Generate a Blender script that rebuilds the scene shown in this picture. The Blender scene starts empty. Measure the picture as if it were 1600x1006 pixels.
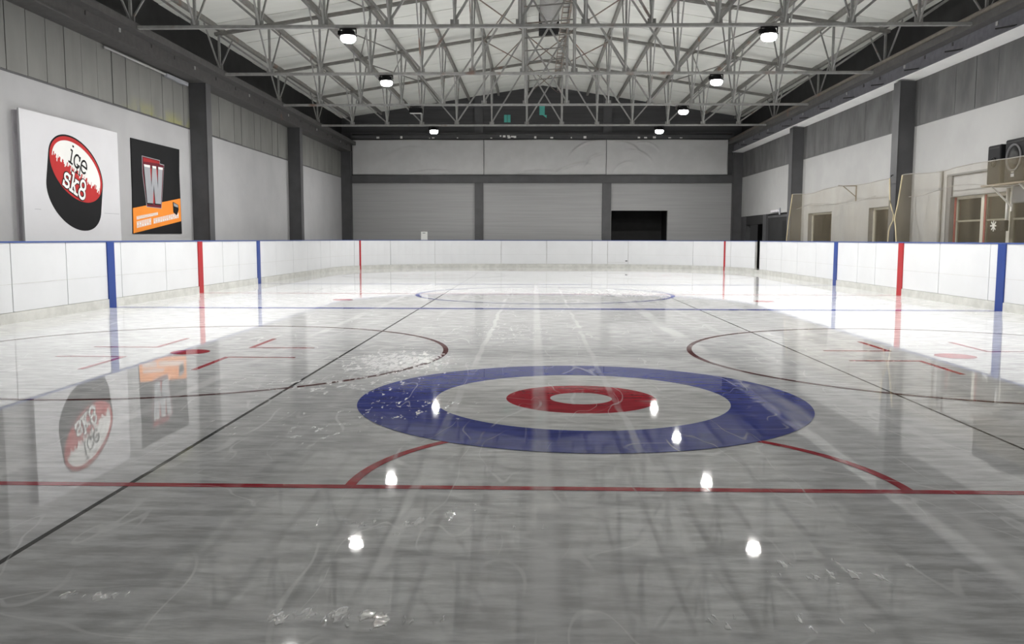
import bpy, bmesh, math, random
from mathutils import Vector, Matrix
random.seed(7)
S = bpy.context.scene
COL = S.collection

# ------------------------------------------------------------------ camera
F, YAW, PITCH, ROLL = 1331.76, -0.026, 0.097, 0.002
cd = bpy.data.cameras.new('camera'); cam = bpy.data.objects.new('camera', cd); COL.objects.link(cam)
cd.sensor_fit = 'HORIZONTAL'; cd.sensor_width = 36; cd.lens = F / 1600 * 36; cd.clip_end = 200
fw = Vector((math.sin(YAW) * math.cos(PITCH), math.cos(YAW) * math.cos(PITCH), -math.sin(PITCH)))
rt = Vector((math.cos(YAW), -math.sin(YAW), 0)); up = rt.cross(fw)
r2 = rt * math.cos(ROLL) + up * math.sin(ROLL); u2 = -rt * math.sin(ROLL) + up * math.cos(ROLL)
M = Matrix((r2, u2, -fw)).transposed().to_4x4(); M.translation = (-0.297, 0, 1.317)
cam.matrix_world = M
S.camera = cam
# ------------------------------------------------------------------ world + exposure
w = bpy.data.worlds.new('world'); S.world = w; w.use_nodes = True
w.node_tree.nodes['Background'].inputs[0].default_value = (0.5, 0.5, 0.5, 1)
w.node_tree.nodes['Background'].inputs[1].default_value = 0.05
S.view_settings.view_transform = 'Standard'; S.view_settings.look = 'None'
S.view_settings.gamma = 1; S.view_settings.use_curve_mapping = False
S.view_settings.exposure = 0.0
LAMP = 2600.0            # emission of the high bay LED discs (facing down)

# ------------------------------------------------------------------ materials
def s2l(c):
    return tuple((v / 255 / 12.92 if v / 255 <= .04045 else ((v / 255 + .055) / 1.055) ** 2.4) for v in c)

class N:
    """tiny node-tree writer"""
    def __init__(s, name):
        s.m = bpy.data.materials.new(name); s.m.use_nodes = True; s.t = s.m.node_tree
        s.b = s.t.nodes['Principled BSDF']; s._pos = None
    def new(s, typ, **kw):
        n = s.t.nodes.new(typ)
        for k, v in kw.items(): setattr(n, k, v)
        return n
    def put(s, sock, v):
        if isinstance(v, bpy.types.NodeSocket): s.t.links.new(v, sock)
        else: sock.default_value = v
    def pos(s):
        if s._pos is None: s._pos = s.new('ShaderNodeNewGeometry').outputs['Position']
        return s._pos
    def math(s, op, a, b=0.0, c=0.0, clamp=False):
        n = s.new('ShaderNodeMath', operation=op, use_clamp=clamp)
        for i, v in enumerate((a, b, c)): s.put(n.inputs[i], v)
        return n.outputs[0]
    def scaled(s, sc, off=(0, 0, 0)):
        n = s.new('ShaderNodeMapping'); s.put(n.inputs[0], s.pos()); n.inputs[1].default_value = off; n.inputs[3].default_value = sc
        return n.outputs[0]
    def noise(s, sc=(1, 1, 1), scale=1.0, detail=3.0, rough=.55, off=(0, 0, 0)):
        n = s.new('ShaderNodeTexNoise'); s.put(n.inputs['Vector'], s.scaled(sc, off))
        n.inputs['Scale'].default_value = scale; n.inputs['Detail'].default_value = detail; n.inputs['Roughness'].default_value = rough
        return n.outputs[0]
    def ramp(s, v, a, b, lo=0.0, hi=1.0):
        n = s.new('ShaderNodeMapRange', interpolation_type='SMOOTHSTEP'); s.put(n.inputs[0], v)
        n.inputs[1].default_value = a; n.inputs[2].default_value = b; n.inputs[3].default_value = lo; n.inputs[4].default_value = hi
        return n.outputs[0]
    def mix(s, f, a, b, blend='MIX'):
        n = s.new('ShaderNodeMix', data_type='RGBA', blend_type=blend)
        s.put(n.inputs[0], f)
        for i, v in ((6, a), (7, b)):
            if not isinstance(v, bpy.types.NodeSocket): v = (*v[:3], 1)
            s.put(n.inputs[i], v)
        return n.outputs[2]
    def bump(s, h, strength=.2, dist=.01):
        n = s.new('ShaderNodeBump'); n.inputs['Strength'].default_value = strength; n.inputs['Distance'].default_value = dist
        s.put(n.inputs['Height'], h); s.t.links.new(n.outputs[0], s.b.inputs['Normal']); return n
    def fin(s, col, rough=.6, metal=0.0, spec=.4):
        s.put(s.b.inputs['Base Color'], col if isinstance(col, bpy.types.NodeSocket) else (*col[:3], 1))
        s.put(s.b.inputs['Roughness'], rough); s.b.inputs['Metallic'].default_value = metal
        s.b.inputs['Specular IOR Level'].default_value = spec
        return s.m

def paint(name, c, var=.12, rough=.6, sc=(1, 1, 1), scale=2.0, spec=.3, bump=0.0):
    n = N(name); v = n.noise(sc, scale, 4)
    d = tuple(x * (1 - var) for x in c); l = tuple(min(1, x * (1 + var)) for x in c)
    col = n.mix(n.ramp(v, .3, .7), d, l)
    if bump: n.bump(v, bump, .02)
    return n.fin(col, rough, spec=spec)

def rusty(name, c, amount=.58, rough=.55):
    n = N(name); v = n.noise((1, 1, 1), 1.3, 4)
    col = n.mix(n.ramp(n.noise((1, 1, 1), 7, 4), .3, .7), tuple(x * .85 for x in c), tuple(x * 1.1 for x in c))
    col = n.mix(n.ramp(v, amount, amount + .12, 0, .7), col, (.20, .10, .065))
    return n.fin(col, rough, spec=.3)

def planks(name, c, streak=.25, moss=False):
    n = N(name)
    v = n.noise((1, 1.1, .45), 1.6, 5); v2 = n.noise((1, 2.2, .10), 2.6, 4, off=(0, 3, 0))
    col = n.mix(n.ramp(v, .3, .7), tuple(x * (1 - streak) for x in c), tuple(x * (1 + streak) for x in c))
    col = n.mix(n.ramp(v2, .60, .75, 0, .18), col, tuple(min(1, x * 1.7) for x in c))
    if moss:
        sep = n.new('ShaderNodeSeparateXYZ'); n.put(sep.inputs[0], n.pos())
        low = n.ramp(sep.outputs[2], 4.22, 4.62, 1, 0)
        a = n.ramp(n.noise((1, .8, 1), 1.6, 3, off=(0, 4.2, 0)), .42, .58)
        a = n.math('MULTIPLY', a, n.ramp(n.math('ABSOLUTE', n.math('SUBTRACT', sep.outputs[1], 21.3)), .8, 2.6, 1, 0))
        col = n.mix(n.math('MULTIPLY', low, n.math('MULTIPLY', a, .6)), col, (.30, .30, .10))
    n.bump(v, .15, .01)
    return n.fin(col, .8, spec=.2)

# ice: clear hard surface over paint; the same scratches and frost run across every painted colour
def ice(name, c, frost=1.0):
    n = N(name)
    side = n.noise((2.0, 8, 1), 1.5, 5, .65)                    # short cross marks
    blot = n.noise((1, .7, 1), .8, 4)
    col = n.mix(n.ramp(side, .32, .68), tuple(x * .72 for x in c), tuple(min(1, x * 1.15) for x in c))
    col = n.mix(n.ramp(blot, .35, .7, 0, .3), col, tuple(x * .78 for x in c))
    white = (.97, .97, .97)
    sep = n.new('ShaderNodeSeparateXYZ'); n.put(sep.inputs[0], n.pos())
    wob = n.math('MULTIPLY_ADD', n.noise((1, 1, 1), .9, 3), .14, -.07)
    xs = n.math('ADD', sep.outputs[0], wob)
    # resurfacer tracks running the length of the rink
    for x0, hw, k in ((-.25, .055, .5), (1.68, .10, .6), (-.92, .03, .6), (.37, .026, .55), (-3.3, .06, .5), (2.35, .05, .3), (-1.9, .05, .22), (3.6, .12, .25)):
        src = sep.outputs[0] if x0 == -.25 else xs
        d = n.math('ABSOLUTE', n.math('SUBTRACT', src, x0))
        f = n.ramp(d, hw * .5, hw * 1.4, 1, 0)
        f = n.math('MULTIPLY', f, n.ramp(n.noise((1, .35, 1), 1.7, 4, off=(x0 * 7, x0 * 3, 0)), .38, .6, .1 if x0 != -.25 else .6, 1))
        col = n.mix(n.math('MULTIPLY', f, k * frost), col, white)
    # thin curved skate scratches
    for sc, off, k in (((1.2, .35, 1), (0, 0, 0), .55), ((.5, 1.3, 1), (7, 2, 0), .45), ((2.2, .5, 1), (3, 9, 0), .5)):
        v = n.noise(sc, 1.1, 2, .4, off)
        line = n.ramp(n.math('ABSOLUTE', n.math('SUBTRACT', v, .5)), .0015, .006, 1, 0)
        line = n.math('MULTIPLY', line, n.ramp(n.noise((1, 1, 1), 1.1, 2, off=off), .48, .6))
        col = n.mix(n.math('MULTIPLY', line, k * frost), col, white)
    # wet frosted patches, with lamp glints painted into the colour as white specks
    mask = None
    for (x0, y0, sx, sy, k) in ((-1.75, 9.05, 1.0, 1.6, 1.0), (-2.2, 7.6, 1.6, 1.0, .5), (-2.0, 5.9, 1.2, .7, .34), (1.9, 21.0, 2.2, 1.8, .8), (-.7, 12.0, 1.0, 2.2, .45),
                                (-.95, 2.85, .5, .13, .8), (-1.85, 3.0, .3, .08, .7), (.9, 3.35, .5, .25, .42), (.7, 2.85, .7, .15, .42), (-.9, 3.9, 1.1, .5, .30), (-1.2, 6.6, 1.0, .9, .36)):
        mp = n.new('ShaderNodeMapping'); n.put(mp.inputs[0], n.pos()); mp.inputs[1].default_value = (-x0 / sx, -y0 / sy, 0); mp.inputs[3].default_value = (1 / sx, 1 / sy, 0)
        ln = n.new('ShaderNodeVectorMath', operation='LENGTH'); n.put(ln.inputs[0], mp.outputs[0])
        f = n.ramp(ln.outputs['Value'], .15, 1.0, k, 0)
        mask = f if mask is None else n.math('MAXIMUM', mask, f)
    grain = n.noise((10, 3.4, 1), 1.5, 3, .65)
    th = n.math('MULTIPLY_ADD', mask, -.25, .70)
    spark = n.math('MULTIPLY', n.ramp(n.math('SUBTRACT', grain, th), 0, .03), n.ramp(mask, .02, .1))
    col = n.mix(n.math('MULTIPLY', spark, .9), col, (1, 1, 1))
    wet = n.math('MULTIPLY', n.ramp(n.math('SUBTRACT', grain, th), -.03, .05), n.math('MULTIPLY', n.ramp(mask, .02, .15), n.noise((15, 24, 1), 1.0, 2, .5, off=(5, 5, 0))))
    h = n.math('MULTIPLY_ADD', n.noise((1, 2.5, 1), 5, 3), .008, n.math('MULTIPLY', wet, .5))
    n.bump(h, 1.0, .012)
    n.b.inputs['IOR'].default_value = 1.31
    m = n.fin(col, n.math('MULTIPLY_ADD', n.noise((1, 1, 1), 1.3, 3), .02, .012), spec=.5)
    n.b.inputs['IOR'].default_value = 1.33
    return m

MAT = {}
MAT['ice'] = ice('ice_clear', (.74, .745, .75))
MAT['ice_white'] = ice('ice_white_paint', (.80, .80, .79))
MAT['ice_blue'] = ice('ice_blue_paint', (.10, .12, .40), .6)
MAT['ice_red'] = ice('ice_red_paint', (.50, .045, .065), .6)
MAT['ice_darkred'] = ice('ice_dark_red_paint', (.15, .05, .05), .5)
MAT['ice_black'] = ice('ice_dark_paint', (.10, .10, .10), .5)
MAT['concrete'] = paint('concrete_floor', (.2, .2, .2), .2)
MAT['white_wall'] = paint('white_wall_paint', (.37, .37, .375), .05, .75, scale=.8)
MAT['white_wall_r'] = paint('white_wall_plaster', (.345, .345, .34), .05, .75, scale=.9)
MAT['plank'] = planks('grey_plank', (.19, .19, .18), .08, True)
MAT['dark_plank'] = planks('dark_concrete_plank', (.105, .105, .105), .22)
MAT['dark_wall'] = paint('dark_upper_wall', (.016, .016, .016), .3)
MAT['column'] = paint('column_grey', (.075, .075, .078), .1, .55)
MAT['beam'] = rusty('beam_grey', (.085, .082, .08), .66)
MAT['beam_r'] = rusty('beam_blue_grey', (.12, .12, .135), .66)
MAT['pipe'] = rusty('pipe_tan', (.17, .15, .125), .6)
MAT['grey_wall'] = paint('grey_cladding', (.32, .32, .32), .05, .7, sc=(.2, 1, 8), scale=1.5)
MAT['gable'] = paint('gable_dark', (.06, .06, .062), .12, .7, sc=(.3, 1, 4))
MAT['tarp'] = paint('tarp_grey', (.48, .48, .48), .04, .6)
MAT['teal'] = paint('teal_sheet', (.10, .42, .36), .1)
MAT['roof'] = paint('roof_white', (.66, .67, .63), .05, .6, sc=(.4, 1.5, 1), scale=1.2)
MAT['steel'] = rusty('truss_paint', (.30, .30, .29), .62)
MAT['purlin'] = rusty('purlin_paint', (.21, .205, .19), .60)
MAT['rust'] = rusty('rod_rusty', (.24, .20, .17), .56)
MAT['duct'] = paint('duct_metal', (.40, .40, .39), .06, .4)
MAT['black'] = paint('matte_black', (.012, .012, .012), .2, .6)
MAT['soft_black'] = paint('speaker_black', (.010, .010, .011), .2, .6, spec=.12)
MAT['board'] = paint('board_white_plastic', (.62, .63, .645), .02, .35, scale=1.3, spec=.4)
MAT['kick'] = paint('kickplate_pale', (.50, .50, .475), .12, .5, scale=4)
MAT['rail_blue'] = paint('rail_blue', (.04, .075, .25), .05, .4)
MAT['stripe_blue'] = paint('stripe_blue', (.015, .045, .22), .06, .4)
MAT['stripe_red'] = paint('stripe_red', (.36, .015, .02), .06, .4)
MAT['sign_white'] = paint('sign_white', (.57, .57, .59), .015, .5)
MAT['sign_side'] = paint('sign_edge_grey', (.55, .53, .56), .1)
MAT['print_black'] = paint('print_black', (.014, .014, .015), .05, .7, spec=.08)
MAT['print_red'] = paint('print_red', (.42, .035, .035), .05, .7, spec=.08)
MAT['print_darkred'] = paint('print_dark_red', (.13, .02, .03), .05, .7, spec=.08)
MAT['print_white'] = paint('print_white', (.74, .74, .72), .02, .7, spec=.08)
MAT['print_grey'] = paint('print_grey', (.33, .34, .36), .05, .7, spec=.08)
MAT['print_orange'] = paint('print_orange', (.80, .26, .04), .04, .7, spec=.08)
MAT['frame'] = paint('window_frame_cream', (.55, .53, .46), .05)
MAT['reveal'] = paint('reveal_grey', (.16, .16, .165), .1)
MAT['red_trim'] = paint('red_trim', (.35, .05, .05), .1)
MAT['room'] = paint('room_olive', (.42, .40, .27), .1)
MAT['room_dark'] = paint('room_brown', (.2, .19, .15), .15)
MAT['white_plastic'] = paint('white_plastic', (.88, .88, .86), .03, .4)
MAT['dark_door'] = paint('dark_door', (.03, .03, .031), .1)
MAT['tan'] = paint('bracket_tan', (.22, .18, .14), .1)
MAT['rope'] = paint('net_rope', (.50, .43, .28), .1)
MAT['rope_grey'] = paint('net_line_grey', (.25, .24, .22), .1)

def glow(name, st, c=(1, 1, 1)):
    n = N(name); n.b.inputs['Emission Color'].default_value = (*c, 1); n.b.inputs['Emission Strength'].default_value = st
    return n.fin((.9, .9, .9), .4)
MAT['lens'] = glow('lamp_lens_lit', LAMP, (1, .985, .955))
MAT['diffuser'] = glow('lamp_diffuser_lit', 14.0, (1, .985, .955))
MAT['lens_off'] = paint('lamp_lens_unlit', (.5, .5, .48), .03, .3)

def glass():
    n = N('window_glass')
    tr = n.new('ShaderNodeBsdfTransparent'); tr.inputs[0].default_value = (.80, .80, .74, 1)
    gl = n.new('ShaderNodeBsdfGlossy'); gl.inputs['Roughness'].default_value = .03; gl.inputs[0].default_value = (.9, .9, .9, 1)
    fr = n.new('ShaderNodeFresnel'); fr.inputs[0].default_value = 1.35
    mx = n.new('ShaderNodeMixShader'); n.put(mx.inputs[0], fr.outputs[0]); n.put(mx.inputs[1], tr.outputs[0]); n.put(mx.inputs[2], gl.outputs[0])
    n.put(n.t.nodes['Material Output'].inputs[0], mx.outputs[0]); return n.m
MAT['glass'] = glass()

def netting():
    n = N('net_fine_mesh')
    tr = n.new('ShaderNodeBsdfTransparent'); df = n.new('ShaderNodeBsdfDiffuse'); df.inputs[0].default_value = (.33, .285, .20, 1)
    mx = n.new('ShaderNodeMixShader'); n.put(mx.inputs[0], n.ramp(n.noise((1, .8, .3), 2, 2), .3, .7, .14, .25)); n.put(mx.inputs[1], tr.outputs[0]); n.put(mx.inputs[2], df.outputs[0])
    n.put(n.t.nodes['Material Output'].inputs[0], mx.outputs[0]); return n.m
MAT['net'] = netting()

# ------------------------------------------------------------------ object helpers
WL = {}     # world origin of every object built
def link(o, parent, c):
    COL.objects.link(o)
    c = Vector(c)
    if parent is not None:
        o.parent = parent; o.location = c - WL[parent.name]
    else: o.location = c
    WL[o.name] = c
    return o
def mesh(name, vs, fs, mat, parent=None, smooth=False, origin=None):
    vs = [Vector(v) for v in vs]
    lo = Vector([min(v[i] for v in vs) for i in range(3)]); hi = Vector([max(v[i] for v in vs) for i in range(3)])
    c = Vector(origin) if origin else Vector(((lo.x + hi.x) / 2, (lo.y + hi.y) / 2, lo.z))
    me = bpy.data.meshes.new(name); me.from_pydata([v - c for v in vs], [], fs); me.validate()
    bm = bmesh.new(); bm.from_mesh(me); bmesh.ops.recalc_face_normals(bm, faces=bm.faces[:]); bm.to_mesh(me); bm.free()
    me.materials.append(MAT[mat])
    if smooth:
        for p in me.polygons: p.use_smooth = True
    o = bpy.data.objects.new(name, me)
    return link(o, parent, c)
def empty(name, loc, parent=None):
    o = bpy.data.objects.new(name, None); o.empty_display_size = .2
    return link(o, parent, loc)
def tag(o, label=None, cat=None, group=None, kind=None):
    if label: o['label'] = label
    if cat: o['category'] = cat
    if group: o['group'] = group
    if kind: o['kind'] = kind
    return o
BF = [(0, 1, 3, 2), (4, 6, 7, 5), (0, 4, 5, 1), (2, 3, 7, 6), (0, 2, 6, 4), (1, 5, 7, 3)]
def bxv(x0, x1, y0, y1, z0, z1): return [(x, y, z) for x in (x0, x1) for y in (y0, y1) for z in (z0, z1)]
def box(name, x0, x1, y0, y1, z0, z1, mat, parent=None): return mesh(name, bxv(x0, x1, y0, y1, z0, z1), BF, mat, parent)
def boxes(name, L, mat, parent=None):
    vs, fs = [], []
    for b in L:
        k = len(vs); vs += bxv(*b); fs += [tuple(i + k for i in f) for f in BF]
    return mesh(name, vs, fs, mat, parent)
def rbox(name, x0, x1, y0, y1, z0, z1, mat, parent=None, r=.02, seg=2):
    o = box(name, x0, x1, y0, y1, z0, z1, mat, parent)
    bm = bmesh.new(); bm.from_mesh(o.data)
    bmesh.ops.bevel(bm, geom=bm.edges[:], offset=r, segments=seg, affect='EDGES', profile=.5)
    bm.to_mesh(o.data); bm.free(); return o
def barv(p, q, w, h):
    p, q = Vector(p), Vector(q); d = (q - p).normalized()
    a = Vector((0, 0, 1)) if abs(d.z) < .9 else Vector((0, 1, 0))
    s = d.cross(a).normalized(); t = s.cross(d)
    return [e + s * i * w / 2 + t * j * h / 2 for e in (p, q) for i in (-1, 1) for j in (-1, 1)]
def bar(name, p, q, w, h, mat, parent=None): return mesh(name, barv(p, q, w, h), BF, mat, parent)
def tube(name, pts, r, mat, parent=None, n=8):
    pts = [Vector(p) for p in pts]; vs, fs = [], []
    for i, p in enumerate(pts):
        d = (pts[min(i + 1, len(pts) - 1)] - pts[max(i - 1, 0)]).normalized()
        a = Vector((0, 0, 1)) if abs(d.z) < .9 else Vector((0, 1, 0))
        s = d.cross(a).normalized(); t = s.cross(d)
        vs += [p + (s * math.cos(2 * math.pi * k / n) + t * math.sin(2 * math.pi * k / n)) * r for k in range(n)]
    for i in range(len(pts) - 1):
        fs += [(i * n + k, i * n + (k + 1) % n, (i + 1) * n + (k + 1) % n, (i + 1) * n + k) for k in range(n)]
    fs += [tuple(range(n)), tuple(range((len(pts) - 1) * n, len(pts) * n))]
    return mesh(name, vs, fs, mat, parent, True)
def lathe(name, prof, c, mat, parent=None, n=20, axis='z'):
    vs, fs = [], []
    for r, z in prof:
        for k in range(n):
            a = 2 * math.pi * k / n; u, v = r * math.cos(a), r * math.sin(a)
            vs.append((c[0] + u, c[1] + v, c[2] + z) if axis == 'z' else (c[0] + z, c[1] + u, c[2] + v))
    for i in range(len(prof) - 1):
        fs += [(i * n + k, i * n + (k + 1) % n, (i + 1) * n + (k + 1) % n, (i + 1) * n + k) for k in range(n)]
    fs += [tuple(range(n)), tuple(range((len(prof) - 1) * n, len(prof) * n))]
    return mesh(name, vs, fs, mat, parent, True)
def copy_tree(o, parent, delta):
    c = o.copy(); COL.objects.link(c)
    WL[c.name] = WL[o.name] + delta
    if parent is None: c.location = o.location + delta
    else: c.parent = parent
    for ch in list(o.children): copy_tree(ch, c, delta)
    return c

# ------------------------------------------------------------------ dimensions
XL, XR, YB, YN = -9.45, 9.40, 40.86, -4.0         # wall faces
XC = .07                                          # roof ridge
BH, BZ, BR = 8.39, 39.7, 5.7                      # rink half width, far end, corner radius
BT = 1.268                                        # board height
def roofz(x): return 8.47 - abs(x - XC) * .157

# ------------------------------------------------------------------ floor and ice
box('floor_surround', -11, 13.2, YN, 43.5, -.3, -.04, 'concrete')['kind'] = 'structure'
def rink_path(n=12, off=0.0):
    P = [(-BH - off, YN + .3)]
    for k in range(n + 1):
        a = math.pi - k * math.pi / 2 / n
        P.append((-BH + BR + (BR + off) * math.cos(a), BZ - BR + (BR + off) * math.sin(a)))
    for k in range(n + 1):
        a = math.pi / 2 - k * math.pi / 2 / n
        P.append((BH - BR + (BR + off) * math.cos(a), BZ - BR + (BR + off) * math.sin(a)))
    P.append((BH + off, YN + .3)); return P
P = rink_path(12, .0); nP = len(P)
floor = mesh('floor', [(x, y, 0) for x, y in P] + [(x, y, -.04) for x, y in P],
             [tuple(range(nP)), tuple(range(2 * nP - 1, nP - 1, -1))] + [(i, (i + 1) % nP, nP + (i + 1) % nP, nP + i) for i in range(nP)], 'ice', origin=(0, 18, 0))
tag(floor, 'wet grey ice sheet of the rink with painted markings', kind='structure')
def ring(name, cx, cy, r0, r1, z, mat, a0=0, a1=360, n=72):
    vs, fs = [], []
    for k in range(n + 1):
        a = math.radians(a0 + (a1 - a0) * k / n)
        vs += [(cx + r0 * math.cos(a), cy + r0 * math.sin(a), z), (cx + r1 * math.cos(a), cy + r1 * math.sin(a), z)]
    fs = [(2 * k, 2 * k + 1, 2 * k + 3, 2 * k + 2) for k in range(n)]
    return mesh(name, vs, fs, mat, floor)
def strip(name, x0, x1, y0, y1, z, mat):
    n = max(1, int(max(x1 - x0, y1 - y0)))
    return mesh(name, [(x0, y0, z), (x1, y0, z), (x1, y1, z), (x0, y1, z)], [(0, 1, 2, 3)], mat, floor)
def disc(name, cx, cy, r, z, mat, n=40):
    return mesh(name, [(cx + r * math.cos(2 * math.pi * k / n), cy + r * math.sin(2 * math.pi * k / n), z) for k in range(n)], [tuple(range(n))], mat, floor)
strip('sheet_side_line', -2.485, -2.455, .5, 33, .0006, 'ice_black')
strip('sheet_side_line', 2.79, 2.815, .5, 30, .0006, 'ice_black')
for yb in (16.1, 24.86): strip('blue_line', -BH, BH, yb - .13, yb + .13, .0012, 'ice_blue')
strip('centre_line', -BH, BH, 20.42, 20.54, .0012, 'ice_red')
for yg in (4.42, 36.55): strip('goal_line', -BH if yg < 9 else -7.6, BH if yg < 9 else 7.6, yg - .033, yg + .033, .0012, 'ice_red')
ring('crease_line', .2, 4.42, 1.45, 1.51, .0018, 'ice_red', 0, 180, 48)
ring('crease_line', .1, 36.55, 1.45, 1.51, .0018, 'ice_red', 180, 360, 24)
ring('centre_circle', -.05, 20.4, 2.98, 3.08, .0018, 'ice_blue')
for cx in (-4.3, 4.5):
    for cy in (9.75, 31.2):
        ring('face_off_circle', cx, cy, 2.94, 3.0, .0018, 'ice_darkred', n=96)
        disc('face_off_spot', cx, cy, .22, .0012, 'ice_red')
        for sx in (-1, 1):
            for sy in (-1, 1):
                strip('face_off_mark', min(cx + sx * .55, cx + sx * 1.35), max(cx + sx * .55, cx + sx * 1.35), cy + sy * .42 - .03, cy + sy * .42 + .03, .0012, 'ice_red')
                strip('face_off_mark', cx + sx * .58 - .03, cx + sx * .58 + .03, min(cy + sy * .45, cy + sy * 1.35), max(cy + sy * .45, cy + sy * 1.35), .0012, 'ice_red')
for cx in (-4.45, 4.62): disc('neutral_spot', cx, 18.35, .22, .0012, 'ice_red', 24)
hx, hy = .095, 6.993
ring('house_blue_ring', hx, hy, 1.205, 1.83, .0026, 'ice_blue', n=120)
ring('house_white_ring', hx, hy, .62, 1.205, .0026, 'ice_white', n=96)
ring('house_red_ring', hx, hy, .255, .62, .0026, 'ice_red', n=72)
disc('house_button', hx, hy, .255, .0026, 'ice_white')

# ------------------------------------------------------------------ walls
ZT = 4.2        # ledge where lower wall ends on both sides
wl = box('wall_left', XL - .25, XL, YN, YB + .3, -.04, ZT, 'white_wall'); wl['kind'] = 'structure'
box('upper_wall', XL - .25, XL, YN, YB + .3, 5.5, roofz(XL) + .05, 'dark_wall', wl)
box('backing', XL - .25, XL - .06, YN, YB + .3, ZT, 5.5, 'dark_wall', wl)
y, k = -3.97, 0
PB = [4.7, 13.2, 22.78, 31.83]       # column positions (near face)
while y < YB - .1:
    y1 = min(y + .628, YB)
    box('plank', XL - .05, XL + random.uniform(-.004, .012), y + .011, y1 - .011, ZT + .02 + random.uniform(0, .012), 5.5, 'plank', wl)
    y = y1
box('ledge', XL - .06, XL + .015, YN, YB, ZT - .012, ZT + .018, 'column', wl)

wr = empty('wall_right', (XR, 18, 0)); wr['kind'] = 'structure'
# lower wall, cut around the windows (y0, y1, z0, z1)
WIN = [(28.3, 30.7, .9, 2.24), (22.9, 25.2, .9, 2.24), (16.2, 20.55, .6, 2.84)]
def wall_r(y0, y1, z0, z1, m='white_wall_r', nm='wall_section'): return box(nm, XR, XR + .22, y0, y1, z0, z1, m, wr)
wall_r(YN, 16.2, -.04, ZT); wall_r(16.2, 20.55, 2.84, ZT); wall_r(16.2, 20.55, -.04, .6); wall_r(20.55, 22.9, -.04, ZT)
wall_r(22.9, 25.2, 2.24, ZT); wall_r(22.9, 25.2, -.04, .9); wall_r(25.2, 28.3, -.04, ZT)
wall_r(28.3, 30.7, 2.24, ZT); wall_r(28.3, 30.7, -.04, .9); wall_r(30.7, 32.3, -.04, ZT)
wall_r(32.3, YB + .3, 2.37, ZT)
box('backing', XR + .06, XR + .22, YN, YB + .3, ZT, 5.4, 'dark_wall', wr)
y = -3.97
while y < YB - .1:
    y1 = min(y + .9, YB)
    box('plank', XR - random.uniform(.0, .012), XR + .06, y + .006, y1 - .006, ZT + .015, 5.345, 'dark_plank', wr)
    y = y1
box('ledge', XR - .012, XR + .06, YN, YB, ZT - .012, ZT + .016, 'column', wr)
box('white_strip', XR - .01, XR + .2, YN, YB, 5.36, 5.66, 'white_plastic', wr)
mesh('white_soffit', [(a, yy, b) for yy in (YN, YB) for a, b in ((8.98, 5.395), (XR, 5.345), (XR, 5.36), (8.98, 5.40))], [(0, 1, 2, 3), (7, 6, 5, 4), (0, 4, 5, 1), (1, 5, 6, 2), (2, 6, 7, 3), (3, 7, 4, 0)], 'white_plastic', wr)
box('upper_wall', XR, XR + .25, YN, YB + .3, 5.66, roofz(XR) + .05, 'dark_wall', wr)
# passage with doors at the far end of the right wall
box('door_jamb', XR - .02, XR + .22, 36.15, 36.65, -.04, 2.37, 'column', wr)
box('wall_section', XR, XR + .22, 39.7, YB, -.04, 2.37, 'column', wr)
box('door_lintel', XR + .03, XR + .22, 36.65, 39.7, 1.98, 2.37, 'dark_door', wr)
box('door_reveal', XR + .9, XR + 1.0, 36.0, 41, -.04, 2.37, 'black', wr)
d3 = box('door_3', XR + .08, XR + .16, 32.3, 36.15, -.04, 2.37, 'dark_door'); d3['kind'] = 'structure'
box('door_slot', XR + .05, XR + .08, 33.4, 34.0, .2, 2.05, 'black', d3)
box('door_rail', XR + .05, XR + .08, 32.3, 36.15, 2.2, 2.3, 'column', d3)

# back wall
wb = empty('wall_back', (0, YB, 0)); wb['kind'] = 'structure'
def wall_b(x0, x1, z0, z1, m='grey_wall', nm='wall_section'): return box(nm, x0, x1, YB, YB + .25, z0, z1, m, wb)
wall_b(XL - .25, 3.34, -.04, 4.32); wall_b(6.0, XR + .25, -.04, 4.32); wall_b(3.34, 6.0, 2.67, 4.32)
wall_b(XL - .25, XR + .25, 4.32, 5.99, 'gable')
for x0, x1 in ((XL - .25, -2.94), (-2.94, 3.12), (3.12, XR + .25)):
    vs = []
    xs = [x0] + ([XC] if x0 < XC < x1 else []) + [x1]
    for yy in (YB, YB + .25):
        vs += [(x, yy, 5.99) for x in xs] + [(x, yy, roofz(x) + .03) for x in xs]
    n = len(xs); fs = [tuple(range(n)) + tuple(range(2 * n - 1, n - 1, -1)), tuple(range(2 * n, 3 * n)) + tuple(range(4 * n - 1, 3 * n - 1, -1))]
    for i in range(n - 1): fs += [(i, i + 1, 2 * n + i + 1, 2 * n + i), (n + i, n + i + 1, 3 * n + i + 1, 3 * n + i)]
    fs += [(0, n, 3 * n, 2 * n), (n - 1, 2 * n - 1, 4 * n - 1, 3 * n - 1)]
    mesh('gable_panel', vs, fs, 'gable', wb)
for z in (6.75, 7.45): box('gable_rail', XL + .2 if z < 7 else -5.5, XR - .2 if z < 7 else 5.6, YB - .03, YB, z, z + .05, 'column', wb)
box('teal_pane', -.09, .16, YB - .035, YB - .005, 7.12, 7.53, 'teal', wb)
mesh('teal_pane', [(.06, YB - .03, 7.12), (.25, YB - .03, 7.12), (.25, YB - .03, 6.98), (.06, YB - .01, 7.12), (.25, YB - .01, 7.12), (.25, YB - .01, 6.98)], [(0, 1, 2), (3, 5, 4), (0, 3, 4, 1), (1, 4, 5, 2), (2, 5, 3, 0)], 'teal', wb)
for i in range(2): box('teal_pane', -1.75 + i * .16, -1.61 + i * .16, YB - .035, YB - .005, 6.78, 7.13, 'teal', wb)
d1 = empty('door_1', (4.67, YB + .3, 0)); d1['kind'] = 'structure'
box('back', 3.1, 6.3, YB + 2.2, YB + 2.3, -.04, 2.9, 'black', d1)
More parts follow.
